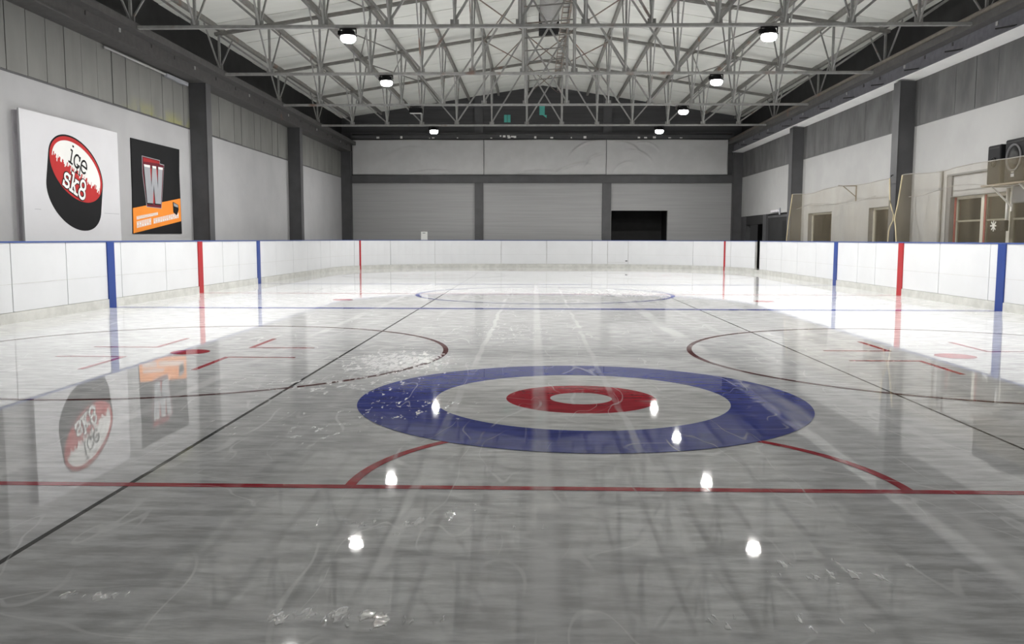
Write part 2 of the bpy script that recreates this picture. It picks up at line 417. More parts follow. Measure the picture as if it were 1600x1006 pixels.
for x in (3.2, 6.05): box('side', x, x + .1, YB + .25, YB + 2.2, -.04, 2.9, 'black', d1)
box('top', 3.1, 6.3, YB + .25, YB + 2.2, 2.72, 2.82, 'black', d1)
box('wall_near', XL - .25, XR + .25, YN - .25, YN, -.04, 8.6, 'white_wall')['kind'] = 'structure'

# columns
def column(name, x0, x1, y0, y1, z1, label, flange):
    o = empty(name, ((x0 + x1) / 2, (y0 + y1) / 2, -.04)); tag(o, label, 'column', 'dark grey columns along the walls')
    inner = x1 if x1 < 0 else x0; s = 1 if x1 < 0 else -1
    box('shaft', x0, x1, y0, y1, -.04, z1, 'column', o)
    box('flange', min(inner, inner + s * .012), max(inner, inner + s * .012), y0 - .02, y1 + .02, -.04, z1, flange, o)
    return o
SIDE = {'L': 'the wall with the puck sign', 'R': 'the wall with the windows'}
NTH = {0: 'farthest from the back wall on', 1: 'third from the back wall on', 2: 'second from the back wall on', 3: 'first from the back wall on'}
names = {('L', 2): 'dark grey steel column beside the black and orange poster', ('L', 3): 'dark grey steel column between plain white bays near the back wall',
         ('R', 2): 'dark grey steel column where the torn safety net hangs', ('R', 3): 'dark grey steel column between dark doorway and small window',
         ('L', 1): 'dark grey steel column on the puck sign wall, farthest from the back', ('R', 1): 'dark grey steel column on the window wall, farthest from the back',
         ('L', 4): 'dark corner column where puck sign wall meets back wall', ('R', 4): 'dark corner column where window wall meets back wall'}
for i, y0 in enumerate(PB):
    if i == 0: continue
    column('steel_column', XL, -9.0, y0, y0 + .32, 5.40, names[('L', i)], 'column')
    column('steel_column', 9.0, XR, y0 - .36, y0, 5.34, names[('R', i)], 'column')
column('steel_column', XL, -9.0, YB - .32, YB, 5.4, names[('L', 4)], 'column')
column('steel_column', 9.0, XR, YB - .32, YB, 5.34, names[('R', 4)], 'column')
for x0, x1, lb in ((-3.14, -2.74, 'dark column of the back wall between two plain grey bays'), (2.91, 3.32, 'dark column of the back wall beside the black opening')):
    o = empty('wall_column', ((x0 + x1) / 2, YB - .06, -.04)); tag(o, lb, 'column', 'back wall columns')
    box('shaft', x0, x1, YB - .1, YB, -.04, 3.96, 'column', o); box('upper_shaft', x0, x1, YB - .08, YB, 6.3, roofz(x1) - .02, 'column', o)
bb = empty('back_beam', (0, YB - .1, 3.96)); tag(bb, 'dark grey horizontal beam below the pale tarpaulins on the back wall', 'beam')
box('web', -9.0, 9.0, YB - .12, YB, 3.97, 4.31, 'column', bb)
box('lower_flange', -9.0, 9.0, YB - .15, YB, 3.96, 3.985, 'column', bb)
box('upper_flange', -9.0, 9.0, YB - .15, YB, 4.295, 4.32, 'column', bb)
gb = empty('gable_beam', (0, YB - .1, 6.0)); tag(gb, 'dark beam along the top edge of the tarpaulins under the gable', 'beam')
box('web', -9.0, 9.0, YB - .16, YB, 6.03, 6.3, 'column', gb)
tube('conduit', [(-8.9, YB - .2, 6.2), (8.9, YB - .2, 6.2)], .035, 'column', gb)
for i in range(16):
    xx = random.uniform(-8, 8); box('paint_scrap', xx, xx + random.uniform(.03, .14), YB - .168, YB - .158, 6.02, 6.02 + random.uniform(.03, .12), 'print_white', gb)
for xx in (-1.95, -1.8, -1.6, -1.42, -1.3): box('paint_scrap', xx, xx + random.uniform(.06, .2), YB - .168, YB - .158, 6.03 + random.uniform(0, .08), 6.14 + random.uniform(0, .1), 'print_white', gb)

# tarpaulins: creased sheets
def tarp(x0, x1, creases, label):
    nx, nz = 150, 44; vs, fs = [], []
    for j in range(nz + 1):
        for i in range(nx + 1):
            u, v = i / nx, j / nz; x = x0 + (x1 - x0) * u; z = 4.345 + (5.975 - 4.345) * v
            z += (.012 * math.sin(u * 9 + x0) if j == nz else 0) + (.010 * math.sin(u * 7 + 2 * x0) * (1 - v) if j == 0 else 0)
            d = .012 * math.sin(u * 5 + v * 2 + x0) + .006 * math.sin(x * 3 + v * 7)
            for (cu, cv, ang, L, wd, am) in creases:
                px, pz = (u - cu) * (x1 - x0), (v - cv) * 1.66
                a = px * math.cos(ang) + pz * math.sin(ang); b = -px * math.sin(ang) + pz * math.cos(ang) + .15 * (a / L) ** 2
                d += 1.2 * am * math.exp(-(b / wd) ** 2) * math.exp(-(a / L) ** 4)
            vs.append((x, YB - .05 - d, z))
    fs = [(j * (nx + 1) + i, j * (nx + 1) + i + 1, (j + 1) * (nx + 1) + i + 1, (j + 1) * (nx + 1) + i) for j in range(nz) for i in range(nx)]
    o = mesh('tarpaulin', vs, fs, 'tarp', None, True)
    md = o.modifiers.new('thick', 'SOLIDIFY'); md.thickness = .006
    tag(o, label, 'tarpaulin', 'tarpaulins on the back wall')
tarp(-8.96, -2.72, [(.55, .1, .12, 1.2, .05, .035), (.4, .75, .2, .8, .06, .02)], 'smooth pale grey tarpaulin on back wall next to the puck sign wall')
tarp(-2.70, 3.06, [(.8, .85, .5, .7, .05, .045), (.7, .25, .35, .9, .06, .05), (.88, .5, .6, .5, .05, .04), (.4, .1, .08, 1.2, .05, .03)], 'creased pale grey tarpaulin in the middle of the back wall')
tarp(3.08, 8.76, [(.2, .85, -.45, .6, .05, .05), (.28, .65, -.4, .6, .05, .045), (.12, .3, .5, .5, .06, .035), (.35, .9, -.3, .5, .04, .03)], 'creased pale grey tarpaulin above the black opening of the back wall')

# crane beams along both side walls
def beam_side(s, label, mat):
    o = empty('eave_beam', (s * 9.15, 18, 5.4)); tag(o, label, 'beam', 'eave beams above the side walls')
    xi = 9.0 if s > 0 else 9.0; xo = XR if s > 0 else -XL
    def bx(nm, a, b, z0, z1, m): box(nm, min(s * a, s * b), max(s * a, s * b), YN, YB, z0, z1, m, o)
    bx('web', 9.02, xo, 5.43, 5.72, mat); bx('lower_flange', 8.97, xo, 5.40, 5.435, mat); bx('upper_flange', 8.78, xo, 5.72, 5.88, 'beam')
    for i in range(20):
        yy = 14 + i * 1.37 + random.uniform(-.3, .3)
        box('bolt_plate', min(s * 9.0, s * 9.02), max(s * 9.0, s * 9.02), yy, yy + random.uniform(.04, .09), 5.62, 5.70, 'duct' if i % 3 == 0 else 'beam', o)
    return o
beam_side(-1, 'dark grey eave beam along the top of the puck sign wall', 'beam')
er = beam_side(1, 'blue grey eave beam along the top of the window wall', 'beam_r')
for i in range(13): bar('hanger', (9.0, 13 + i * 2.1, 5.45), (8.86, 13.5 + i * 2.1, 5.5), .02, .03, 'black', er)
pp = tube('eave_pipe', [(8.86, YN + .1, 5.955), (8.86, YB - .1, 5.955)], .07, 'pipe'); tag(pp, 'tan brown pipe resting on the eave beam of the window wall', 'pipe')

# ------------------------------------------------------------------ roof
ceil = empty('ceiling', (XC, 18, 6.9)); tag(ceil, kind='structure')
y = YN - .2
k = 0
while y < YB + .2:
    y1 = min(y + 1.15, YB + .25); dz = .012 * (k % 2)
    for s in (-1, 1):
        xo = XL - .3 if s < 0 else XR + .3
        q = [(XC, roofz(XC) + dz), (xo, roofz(xo) + dz), (xo, roofz(xo) + .06 + dz), (XC, roofz(XC) + .06 + dz)]
        mesh('roof_panel', [(a, yy, b) for yy in (y, y1 - .008) for a, b in q], [(0, 1, 2, 3), (7, 6, 5, 4), (0, 4, 5, 1), (1, 5, 6, 2), (2, 6, 7, 3), (3, 7, 4, 0)], 'roof', ceil)
    y = y1; k += 1
box('ridge_cap', XC - .25, XC + .25, YN, YB, roofz(XC) + .075, roofz(XC) + .1, 'roof', ceil)

NX = [XC + s * (.69 + 1.385 * i) for s in (-1, 1) for i in range(7)]; NX.sort()       # truss nodes
ORD = ['first', 'second', 'third', 'fourth', 'fifth', 'sixth', 'seventh']
for i, x in enumerate(NX):
    s = -1 if x < XC else 1; n = i if s < 0 else 13 - i
    zc = roofz(x) - .075
    if n == 0: zc += .03
    p = bar('roof_purlin', (x, YN, zc), (x, YB - .02, zc), .09, .13, 'purlin')
    tag(p, 'long grey roof purlin, %s out from %s' % (ORD[n], SIDE['L' if s < 0 else 'R']), 'purlin', 'roof purlins')

TY = [2.9, 8.1, 13.3, 18.5, 23.68, 29.1, 34.27]
TZ = 5.79
def make_truss(y):
    o = empty('roof_truss', (XC, y, TZ))
    top = lambda x: roofz(x) - .19
    boxes('bottom_chord', [(-8.77, 8.77, y - .05, y - .015, TZ - .032, TZ + .032), (-8.77, 8.77, y + .015, y + .05, TZ - .032, TZ + .032)], 'steel', o)
    for s in (-1, 1):
        for dy in (-.05, .05):
            bar('top_chord', (XC, y + dy, top(XC)), (XC + s * 9.1, y + dy, top(XC + s * 9.1)), .035, .08, 'purlin', o)
    for i, x in enumerate(NX):
        zb = TZ if 0 < i < 13 else 5.89
        tall = abs(x - XC) < 1
        bar('vertical', (x, y, zb), (x, y, top(x)), .085 if tall else .055, .085 if tall else .055, 'steel', o)
        box('gusset', x - .09, x + .09, y - .012, y + .012, zb + (.03 if 0 < i < 13 else 0), zb + .14, 'steel', o)
        for sy in (-1, 1):        # fore and aft knee braces to the purlin
            bar('knee_brace', (x, y + sy * .03, zb + .05), (x, y + sy * min(1.1, .6 * (top(x) - zb) + .45), roofz(x) - .15), .035, .035, 'steel', o)
    def dg(i, j): bar('diagonal', (NX[i], y, TZ + (.1 if 0 < i < 13 else .15)), (NX[j], y, top(NX[j]) - .03), .05, .05, 'steel', o)
    dg(6, 7); dg(7, 6)                 # crossed centre bay
    dg(5, 6); dg(8, 7); dg(4, 5); dg(9, 8)
    for i in (4, 3, 2, 1): dg(i, i - 1); dg(13 - i, 14 - i)
    return o
t0 = make_truss(TY[0])
TL = {3: 'fourth', 4: 'third', 5: 'second'}
for k, y in enumerate(TY):
    t = t0 if k == 0 else copy_tree(t0, None, Vector((0, y - TY[0], 0)))
    tag(t, 'pale steel lattice roof truss nearest the back wall gable' if k == 6 else 'pale steel lattice roof truss, %s from the back wall gable' % (TL.get(k) or {0: 'seventh', 1: 'sixth', 2: 'fifth'}[k]), 'truss', 'roof trusses')
# bracing rods between trusses, in the roof slope
BAYN = {13.3: 'fifth and fourth trusses from back wall', 18.5: 'fourth and third trusses from back wall', 23.68: 'third and second trusses from back wall', 29.1: 'second and last truss', 34.27: 'last truss and back wall'}
for a, b in zip(TY[2:], TY[3:] + [YB - .1]):
    for (i, j, m) in ((5, 6, 'rust'), (6, 7, 'rust'), (7, 8, 'rust'), (2, 3, 'purlin'), (10, 11, 'purlin')):
        if (b - a > 6.3 and i != 6) or (i == 6 and a < 28): continue
        x0, x1 = NX[i], NX[j]
        side = 'under the ridge' if i == 6 else ('puck sign side' if i < 6 else 'window wall side')
        o = empty('bracing_rods', ((x0 + x1) / 2, (a + b) / 2, roofz(x0) - .3))
        tag(o, 'crossed thin %s bracing rods between %s, %s' % ('rusty' if m == 'rust' else 'grey', BAYN[a], side), 'bracing', 'roof bracing rods')
        tube('rod', [(x0, a + .1, roofz(x0) - .25), (x1, b - .1, roofz(x1) - .25)], .02, m, o, 6)
        tube('rod', [(x1, a + .1, roofz(x1) - .29), (x0, b - .1, roofz(x0) - .29)], .02, m, o, 6)
lad = empty('ridge_ladder', (.62, 27, 7.6)); tag(lad, 'rusty ladder-like ties along the roof ridge beside the duct', 'ladder')
for x in (.48, .70): bar('rail', (x, 18.6, 7.85), (x, 34.2, 7.85), .03, .05, 'rust', lad)
for i in range(26): bar('rung', (.48, 18.9 + i * .6, 7.85), (.70, 18.9 + i * .6, 7.85), .025, .025, 'rust', lad)
for i in range(9):
    tr = bar('tie_rod', (-.66, 19.5 + i * 1.75, 7.36), (.78, 20.0 + i * 1.75, 7.60), .035, .035, 'purlin')
    tag(tr, 'short dark tie rod crossing under the duct and roof ridge', 'tie rod', 'tie rods under the roof ridge')
du = empty('air_duct', (.12, 18, 7.7)); tag(du, 'round grey ventilation duct hung under the roof ridge', 'duct')
tube('body', [(.12, 6.0, 8.0), (.12, 26.6, 8.0)], .285, 'duct', du, 20)
for i in range(12): tube('joint', [(.12, 8.0 + i * 1.6, 8.0), (.12, 8.04 + i * 1.6, 8.0)], .295, 'duct', du, 20)
box('outlet_box', -.19, .42, 26.6, 27.6, 7.68, 8.28, 'black', du)
for i in range(5): box('outlet_slat', -.19, .42, 26.7 + i * .18, 26.72 + i * .18, 7.65, 7.68, 'dark_door', du)
for yy in (10, 14.5, 20, 25): bar('hanger', (.12, yy, 8.24), (.12, yy, roofz(.12) + .01), .03, .03, 'purlin', du)

# ------------------------------------------------------------------ lamps
def lamp(x, y, lit, label):
    o = empty('high_bay_lamp', (x, y, 5.5)); tag(o, label, 'lamp', 'lamps on the roof trusses')
    for sg_ in (-1, 1): bar('yoke', (x + sg_ * .17, y, 5.64), (x + sg_ * .17, y, 5.752), .02, .03, 'soft_black', o)
    bar('yoke_bar', (x - .18, y, 5.742), (x + .18, y, 5.742), .05, .015, 'soft_black', o)
    if lit:
        hs = lathe('housing', [(.05, .225), (.12, .215), (.145, .18), (.15, .13), (.19, .105), (.19, .095), (.165, .095)], (x, y, 5.5), 'soft_black', o, 24)
        box('ballast', x - .21, x - .13, y - .05, y + .05, 5.62, 5.70, 'soft_black', hs)
        df = lathe('diffuser', [(.15, .094), (.165, .072), (.166, .045), (.158, .015), (.14, -.008), (.118, -.02)], (x, y, 5.5), 'diffuser', o, 24)
        lathe('lens', [(.117, -.0205), (.113, -.024), (.02, -.028)], (x, y, 5.5), 'lens', df, 24)
    else:
        rbox('housing', x - .22, x + .22, y - .12, y + .12, 5.52, 5.68, 'soft_black', o, .02); box('lens', x - .19, x + .19, y - .10, y + .10, 5.51, 5.52, 'lens_off', o)
TN = {13.3: 'fifth truss', 18.5: 'fourth truss', 23.68: 'third truss', 29.1: 'second truss', 34.27: 'first truss'}
for x, y, lit in ((-4.27, 13.3, 1), (4.60, 13.3, 1), (-4.27, 18.5, 1), (4.60, 18.5, 1), (-4.35, 23.68, 1), (4.6, 23.68, 1), (-4.3, 29.1, 0), (4.65, 29.1, 1), (-4.3, 34.27, 1), (4.6, 34.27, 1)):
    lamp(x, y, lit, '%s high bay lamp on %s from back wall, %s side' % ('glowing' if lit else 'unlit', TN[y], 'puck sign' if x < 0 else 'window wall'))

# ------------------------------------------------------------------ dasher boards
def path_pts():
    P = [(-BH, -1.0)]
    n = 24
    for k in range(n + 1):
        a = math.pi - k * math.pi / 2 / n; P.append((-BH + BR + BR * math.cos(a), BZ - BR + BR * math.sin(a)))
    for k in range(n + 1):
        a = math.pi / 2 - k * math.pi / 2 / n; P.append((BH - BR + BR * math.cos(a), BZ - BR + BR * math.sin(a)))
    P.append((BH, -1.0)); return [Vector((x, y, 0)) for x, y in P]
PP = path_pts(); CUM = [0]
for a, b in zip(PP, PP[1:]): CUM.append(CUM[-1] + (b - a).length)
LEN = CUM[-1]; SL = BZ - BR + 1.0; ARC = BR * math.pi / 2; SE = 2 * (BH - BR)
def at(s):
    s = max(0, min(LEN, s))
    for i in range(len(PP) - 1):
        if s <= CUM[i + 1] + 1e-9:
            t = (s - CUM[i]) / max(1e-9, CUM[i + 1] - CUM[i]); d = (PP[i + 1] - PP[i]).normalized()
            return PP[i] + (PP[i + 1] - PP[i]) * t, Vector((-d.y, d.x, 0))      # normal points out of the rink
    return PP[-1], Vector((1, 0, 0))
def sweep(name, s0, s1, prof0, prof1, z0, z1, mat, parent):
    cuts = [s0] + [c for c in CUM if s0 + .02 < c < s1 - .02] + [s1]; vs, fs = [], []
    for s in cuts:
        p, n = at(s)
        for o, z in ((prof0, z0), (prof1, z0), (prof1, z1), (prof0, z1)): vs.append(p + n * o + Vector((0, 0, z)))
    for i in range(len(cuts) - 1):
        for k in range(4): fs.append((4 * i + k, 4 * i + (k + 1) % 4, 4 * i + 4 + (k + 1) % 4, 4 * i + 4 + k))
    e = 4 * (len(cuts) - 1); fs += [(0, 1, 2, 3), (e + 3, e + 2, e + 1, e)]
    return mesh(name, vs, fs, mat, parent)
# gate gap on the right run: y 33.25 .. 33.95
SGAP1 = SL + ARC + SE + ARC + (BZ - BR - 33.95); SGAP2 = SGAP1 + .72
def board_run(name, s0, s1, seams, label):
    p, n = at((s0 + s1) / 2)
    o = empty(name, (p.x, p.y, 0)); tag(o, label, 'rink boards')
    ed = [s0] + [s for s in seams if s0 + .3 < s < s1 - .3] + [s1]
    for a, b in zip(ed, ed[1:]):
        sweep('panel', a + .009, b - .009, .0, .03, .17, BT - .025, 'board', o)
    sweep('backing', s0, s1, .032, .09, 0, BT - .03, 'kick', o)
    sweep('kickplate', s0, s1, -.018, .032, -.0, .165, 'kick', o)
    sweep('seam_strip', s0, s1, -.0035, .001, .60, .606, 'kick', o)
    sweep('top_rail', s0, s1, -.015, .10, BT - .025, BT, 'rail_blue' if True else 'board', o)
    return o
y2s = lambda y: y + 1.0
seam = [y2s(y) for y in (-.5, 1.5, 3.4, 5.4, 7.5, 9.5, 11.5, 13.0, 14.57, 16.53, 18.56, 20.48, 22.0, 23.2, 24.9, 26.6, 28.5, 30.3, 32.2, 34.0)]
far0 = SL + ARC
arcs = [SL + ARC * k / 4 for k in (1, 2, 3)]
ends = [far0 + x + (BH - BR) for x in (-1.84, .27, 2.37)]
seams_all = sorted(seam + arcs + ends + [far0 + SE + .4, far0 + SE + .4 + .95] + [far0 + SE + ARC * k / 4 for k in (2, 3)] + [LEN - s for s in seam])
bl = board_run('dasher_boards', 0, SL - .3, seams_all, 'straight run of white rink boards below the puck sign and poster')
bf = board_run('dasher_boards', SL - .3, SGAP1, seams_all, 'curved white rink boards round the far end, up to the gate gap')
br = board_run('dasher_boards', SGAP2, LEN, seams_all, 'straight run of white rink boards in front of the window wall')
def stripe(s, w, mat, o): sweep('stripe', s - w / 2, s + w / 2, -.021, .0005, .0, BT - .026, mat, o)
for y, m in ((16.1, 'stripe_blue'), (20.48, 'stripe_red'), (24.86, 'stripe_blue')):
    stripe(y2s(y), .27, m, bl); stripe(LEN - y2s(y), .27, m, br)
for s in (SL + BR * math.asin((36.55 - (BZ - BR)) / BR), SGAP1 - (33.95 - 33.95) - ARC * 0 - BR * math.asin((36.55 - (BZ - BR)) / BR) - (SGAP1 - (SL + ARC + SE + ARC))):
    stripe(s, .09, 'stripe_red', bf)
# small gate in the far end boards
p, n = at(far0 + SE + .9)
for zz, s0_, s1_ in ((.30, .42, .78),): sweep('gate_edge', far0 + SE + .42, far0 + SE + 1.3, -.004, .0, .245, .26, 'kick', bf)
sweep('gate_latch', far0 + SE + 1.22, far0 + SE + 1.32, -.012, .0, .30, .34, 'soft_black', bf)
sweep('threshold', SGAP1, SGAP2, -.01, .09, 0, .13, 'kick', bf)

# ------------------------------------------------------------------ puck sign
SX = -9.30
def flat(name, poly, X, mat, parent, th=.003):
    """thin printed shape on a side wall; poly in (y, z)"""
    n = len(poly); vs = [(X, a, b) for a, b in poly] + [(X - th, a, b) for a, b in poly]
    fs = [tuple(range(n)), tuple(range(2 * n - 1, n - 1, -1))] + [(i, (i + 1) % n, n + (i + 1) % n, n + i) for i in range(n)]
    return mesh(name, vs, fs, mat, parent)
def flats(name, polys, X, mat, parent):
    vs, fs = [], []
    for i, p in enumerate(polys):
        k = len(vs); vs += [(X + i * 2.5e-5, a, b) for a, b in p]; fs.append(tuple(range(k, k + len(p))))
    return mesh(name, vs, fs, mat, parent)
sg = empty('wall_sign', (SX, 16.7, 1.2)); tag(sg, 'large white sign panel with a black and red hockey puck logo', 'sign')
box('panel', SX - .03, SX, 14.92, 18.45, 1.18, 3.58, 'sign_white', sg)
box('frame', XL, SX - .03, 14.95, 18.42, 1.2, 3.55, 'sign_side', sg)
for yy0, yy1 in ((15.25, 15.45), (17.75, 18.4)): box('joint_line', SX, SX + .001, yy0, yy1, 1.835, 1.843, 'print_grey', sg)
cy, cz, ea, eb, et = 16.75, 2.645, 1.015, .60, math.radians(-18)
def ell(k=1.0, a0=0, a1=360, n=64, off=(0, 0), m=0.0):
    out = []
    for i in range(n + 1 if a1 - a0 < 360 else n):
        t = math.radians(a0 + (a1 - a0) * i / n); u, v = (ea * k - m) * math.cos(t), (eb * k - m) * math.sin(t)
        out.append((cy + off[0] + u * math.cos(et) - v * math.sin(et), cz + off[1] + u * math.sin(et) + v * math.cos(et)))
    return out
def hull(pts):
    pts = sorted(set(pts)); L = []
    for seq in (pts, pts[::-1]):
        h = []
        for p in seq:
            while len(h) > 1 and (h[-1][0] - h[-2][0]) * (p[1] - h[-2][1]) - (h[-1][1] - h[-2][1]) * (p[0] - h[-2][0]) <= 0: h.pop()
            h.append(p)
        L += h[:-1]
    return L
flat('puck_body', hull(ell() + ell(1, off=(-.11, -.53))), SX + .004, 'print_black', sg)
pf = flat('puck_face', ell(1, m=.035), SX + .006, 'print_red', sg)
inn = ell(1, m=.115, n=72)
def loc(p): 
    d = (p[0] - cy, p[1] - cz); return d[0] * math.cos(-et) - d[1] * math.sin(-et), d[0] * math.sin(-et) + d[1] * math.cos(-et)
def unloc(u, v): return (cy + u * math.cos(et) - v * math.sin(et), cz + u * math.sin(et) + v * math.cos(et))
A, B = ea - .115, eb - .115
cut = lambda u: -.05 - .03 * u
zz = []
t_r = [math.radians(a) for a in range(0, 181, 4)]
arc = [(A * math.cos(t), B * math.sin(t)) for t in t_r if B * math.sin(t) > cut(A * math.cos(t))]
u0, u1 = arc[-1][0], arc[0][0]; jag = []; random.seed(3); u = u0
while u < u1:
    jag.append((u, cut(u) + random.choice((-.075, -.03, .0, .035, .05)))); u += random.uniform(.012, .035); jag.append((min(u, u1), jag[-1][1] + random.uniform(-.015, .015)))
flat('puck_white_area', [unloc(*p) for p in arc + jag], SX + .008, 'print_white', pf)

# slab-serif letters drawn as strokes, unit = x-height
def arcp(cx, cy_, rx, ry, a0, a1, n=18): return [(cx + rx * math.cos(math.radians(a0 + (a1 - a0) * i / n)), cy_ + ry * math.sin(math.radians(a0 + (a1 - a0) * i / n))) for i in range(n + 1)]
GL = {
 'i': ([[(.0, 1), (.2, 1), (.2, 0)], [(-.06, 0), (.46, 0)], [(.16, 1.38), (.28, 1.38)]], .5),
 'c': ([[(.78, .68), (.80, .98)], arcp(.45, .5, .42, .5, 40, 318)], .95),
 'e': ([[(.05, .52), (.86, .52)], arcp(.45, .5, .42, .5, 0, 318)], .98),
 'n': ([[(0, 1), (.18, 1), (.18, 0)], [(-.05, 0), (.40, 0)], [(.18, .7)] + arcp(.5, .62, .30, .38, 150, 0, 10) + [(.80, 0)], [(.62, 0), (1.02, 0)]], 1.1),
 's': ([[(.72, .72), (.74, 1.0)], arcp(.40, .74, .33, .25, 40, 270, 12) + arcp(.40, .25, .35, .25, 90, -140, 12), [(.04, .3), (.02, 0)]], .88),
 'k': ([[(-.02, 1.36), (.2, 1.36), (.2, 0)], [(-.04, 0), (.42, 0)], [(.2, .38), (.72, .95)], [(.55, 1), (.98, 1)], [(.40, .58), (.82, 0)], [(.62, 0), (1.06, 0)]], 1.12),
 '8': ([arcp(.45, 1.06, .34, .36, 0, 360, 22), arcp(.45, .36, .42, .36, 0, 360, 22)], .95),
}
def strokes(txt, org, h, ang, wd, space=.1):
    out = []; x = 0; e1 = (math.cos(ang), math.sin(ang)); e2 = (-math.sin(ang), math.cos(ang))
    for ch in txt:
        st, adv = GL[ch]
        for pl in st:
            for (a, b) in zip(pl, pl[1:]):
                dx, dy = b[0] - a[0], b[1] - a[1]; L = math.hypot(dx, dy) or 1; nx, ny = -dy / L * wd / 2, dx / L * wd / 2; ex, ey = dx / L * wd * .35, dy / L * wd * .35
                q = [(a[0] - ex + nx, a[1] - ey + ny), (b[0] + ex + nx, b[1] + ey + ny), (b[0] + ex - nx, b[1] + ey - ny), (a[0] - ex - nx, a[1] - ey - ny)]
                out.append([(org[0] + ((p[0] + x) * e1[0] + p[1] * e2[0]) * h, org[1] + ((p[0] + x) * e1[1] + p[1] * e2[1]) * h) for p in q])
        x += adv + space
    return out
al = math.radians(-20)
flats('lettering', strokes('ice', (16.46, 2.79), .25, al, .16), SX + .0105, 'print_black', pf)
flats('lettering', strokes('n', (16.68, 2.605), .17, al, .15), SX + .0105, 'print_black', pf)
flats('letter_outline', strokes('sk8', (16.20, 2.34), .255, al, .36), SX + .0105, 'print_black', pf)
flats('lettering', strokes('sk8', (16.20, 2.34), .255, al, .21), SX + .014, 'print_white', pf)

# ------------------------------------------------------------------ black and orange poster
PX = XL + .02
ps = empty('wall_poster', (PX, 20.6, 1.42)); tag(ps, 'black and orange poster with a big grey letter W', 'poster')
flat('sheet', [(19.35, 3.58), (22.0, 3.59), (21.95, 3.0), (21.98, 1.44), (19.28, 1.42), (19.33, 2.4)], PX, 'print_black', ps, .02)
flat('orange_band', [(19.31, 2.0), (21.94, 2.34), (21.95, 1.76), (19.29, 1.43)], PX + .004, 'print_orange', ps)
ee = flat('emblem_edge', [(19.85, 3.23), (20.81, 3.21), (20.80, 3.13), (21.04, 3.12), (20.80, 2.04), (20.0, 2.05), (19.84, 2.83)], PX + .006, 'print_grey', ps)
flat('emblem_back', [(19.87, 3.215), (20.79, 3.195), (20.785, 3.11), (21.02, 3.10), (20.78, 2.055), (20.02, 2.065), (19.86, 2.83)], PX + .008, 'print_darkred', ee)
flat('emblem_red', [(19.93, 2.97), (20.92, 2.97), (20.75, 2.16), (20.05, 2.16)], PX + .010, 'print_red', ee)
Wp = [(19.92, 3.04), (20.24, 3.03), (20.28, 2.52), (20.36, 3.04), (20.57, 3.04), (20.63, 2.50), (20.68, 3.04), (20.94, 3.03), (20.76, 2.15), (20.46, 2.15), (20.405, 2.60), (20.33, 2.15), (20.03, 2.15)]
flat('letter_shadow', [(a - .025, b - .03) for a, b in Wp], PX + .012, 'print_black', ee)
flat('letter_w', Wp, PX + .014, 'print_grey', ee)
for a, b in ((19.92, 20.24), (20.36, 20.57), (20.68, 20.94)): flat('letter_highlight', [(a, 3.04), (b, 3.04), (b - .01, 2.985), (a + .015, 2.985)], PX + .016, 'print_white', ee)
random.seed(11)
def glyphs(name, q, n, mat, X):
    (a, b, c, d) = q; polys = []
    lerp = lambda p, r, t: (p[0] + (r[0] - p[0]) * t, p[1] + (r[1] - p[1]) * t)
    for i in range(n):
        t0, t1 = (i + .10) / n, (i + .88) / n
        x0, x1, y1, y0 = lerp(a, b, t0), lerp(a, b, t1), lerp(d, c, t1), lerp(d, c, t0)
        m0, m1 = lerp(x0, x1, .38), lerp(x0, x1, .62); k0, k1 = lerp(y0, y1, .38), lerp(y0, y1, .62)
        h = random.choice((.3, .42, .62))
        polys += [[x0, m0, k0, y0], [m1, x1, y1, k1], [lerp(x0, y0, h), lerp(x1, y1, h), lerp(x1, y1, h + .25), lerp(x0, y0, h + .25)]]
    return flats(name, polys, X, mat, ps)
glyphs('small_print', [(19.46, 1.82), (20.59, 1.95), (20.59, 1.88), (19.46, 1.74)], 16, 'print_white', PX + .007)
glyphs('bold_print', [(19.45, 1.70), (20.22, 1.80), (20.21, 1.645), (19.45, 1.55)], 6, 'print_white', PX + .007)
glyphs('bold_print', [(20.33, 1.79), (21.8, 1.975), (21.8, 1.84), (20.32, 1.66)], 12, 'print_white', PX + .007)
glyphs('tag_print', [(19.91, 3.195), (20.77, 3.18), (20.77, 3.12), (19.91, 3.10)], 13, 'print_red', PX + .0095)
flat('printed_puck', [(21.46, 2.23), (21.55, 2.22), (21.78, 2.17), (21.80, 2.05), (21.68, 1.9), (21.48, 1.97)], PX + .010, 'print_black', ps)
flat('printed_puck_top', [(21.50, 2.21), (21.75, 2.165), (21.76, 2.10), (21.52, 2.13)], PX + .012, 'print_grey', ps)

# ------------------------------------------------------------------ windows of the right wall and the rooms behind
def window(idx, y0, y1, z0, z1, mull, label):
    wd = empty('window_%d' % idx, (XR + .1, (y0 + y1) / 2, z0)); tag(wd, kind='structure')
    x0, x1 = XR + .13, XR + .20
    fr = .07
    for b in ((y0, y0 + fr, z0, z1), (y1 - fr, y1, z0, z1), (y0, y1, z0, z0 + fr), (y0, y1, z1 - fr, z1)): box('frame', x0, x1, *b, 'frame', wd)
    edges = [y0 + fr] + [m for m in mull] + [y1 - fr]
    for m in mull: box('mullion', x0 - .04, x1, m - .06, m + .06, z0, z1, 'frame', wd)
    for a, b in zip(edges, edges[1:]): box('pane', XR + .165, XR + .172, a, b, z0 + fr, z1 - fr, 'glass', wd)
    box('reveal', XR + .0, XR + .20, y1 - .012, y1, z0, z1, 'reveal', wd)
    box('reveal', XR + .0, XR + .20, y0, y1, z1 - .012, z1, 'reveal', wd)
    return wd
w1 = window(1, *WIN[0], [], '')
w2 = window(2, *WIN[1], [], '')
w3 = window(3, 16.2, 20.35, .6, 2.32, [18.0, 19.05], '')
box('lintel_board', XR + .06, XR + .2, 16.2, 20.55, 2.32, 2.80, 'white_wall_r', w3)
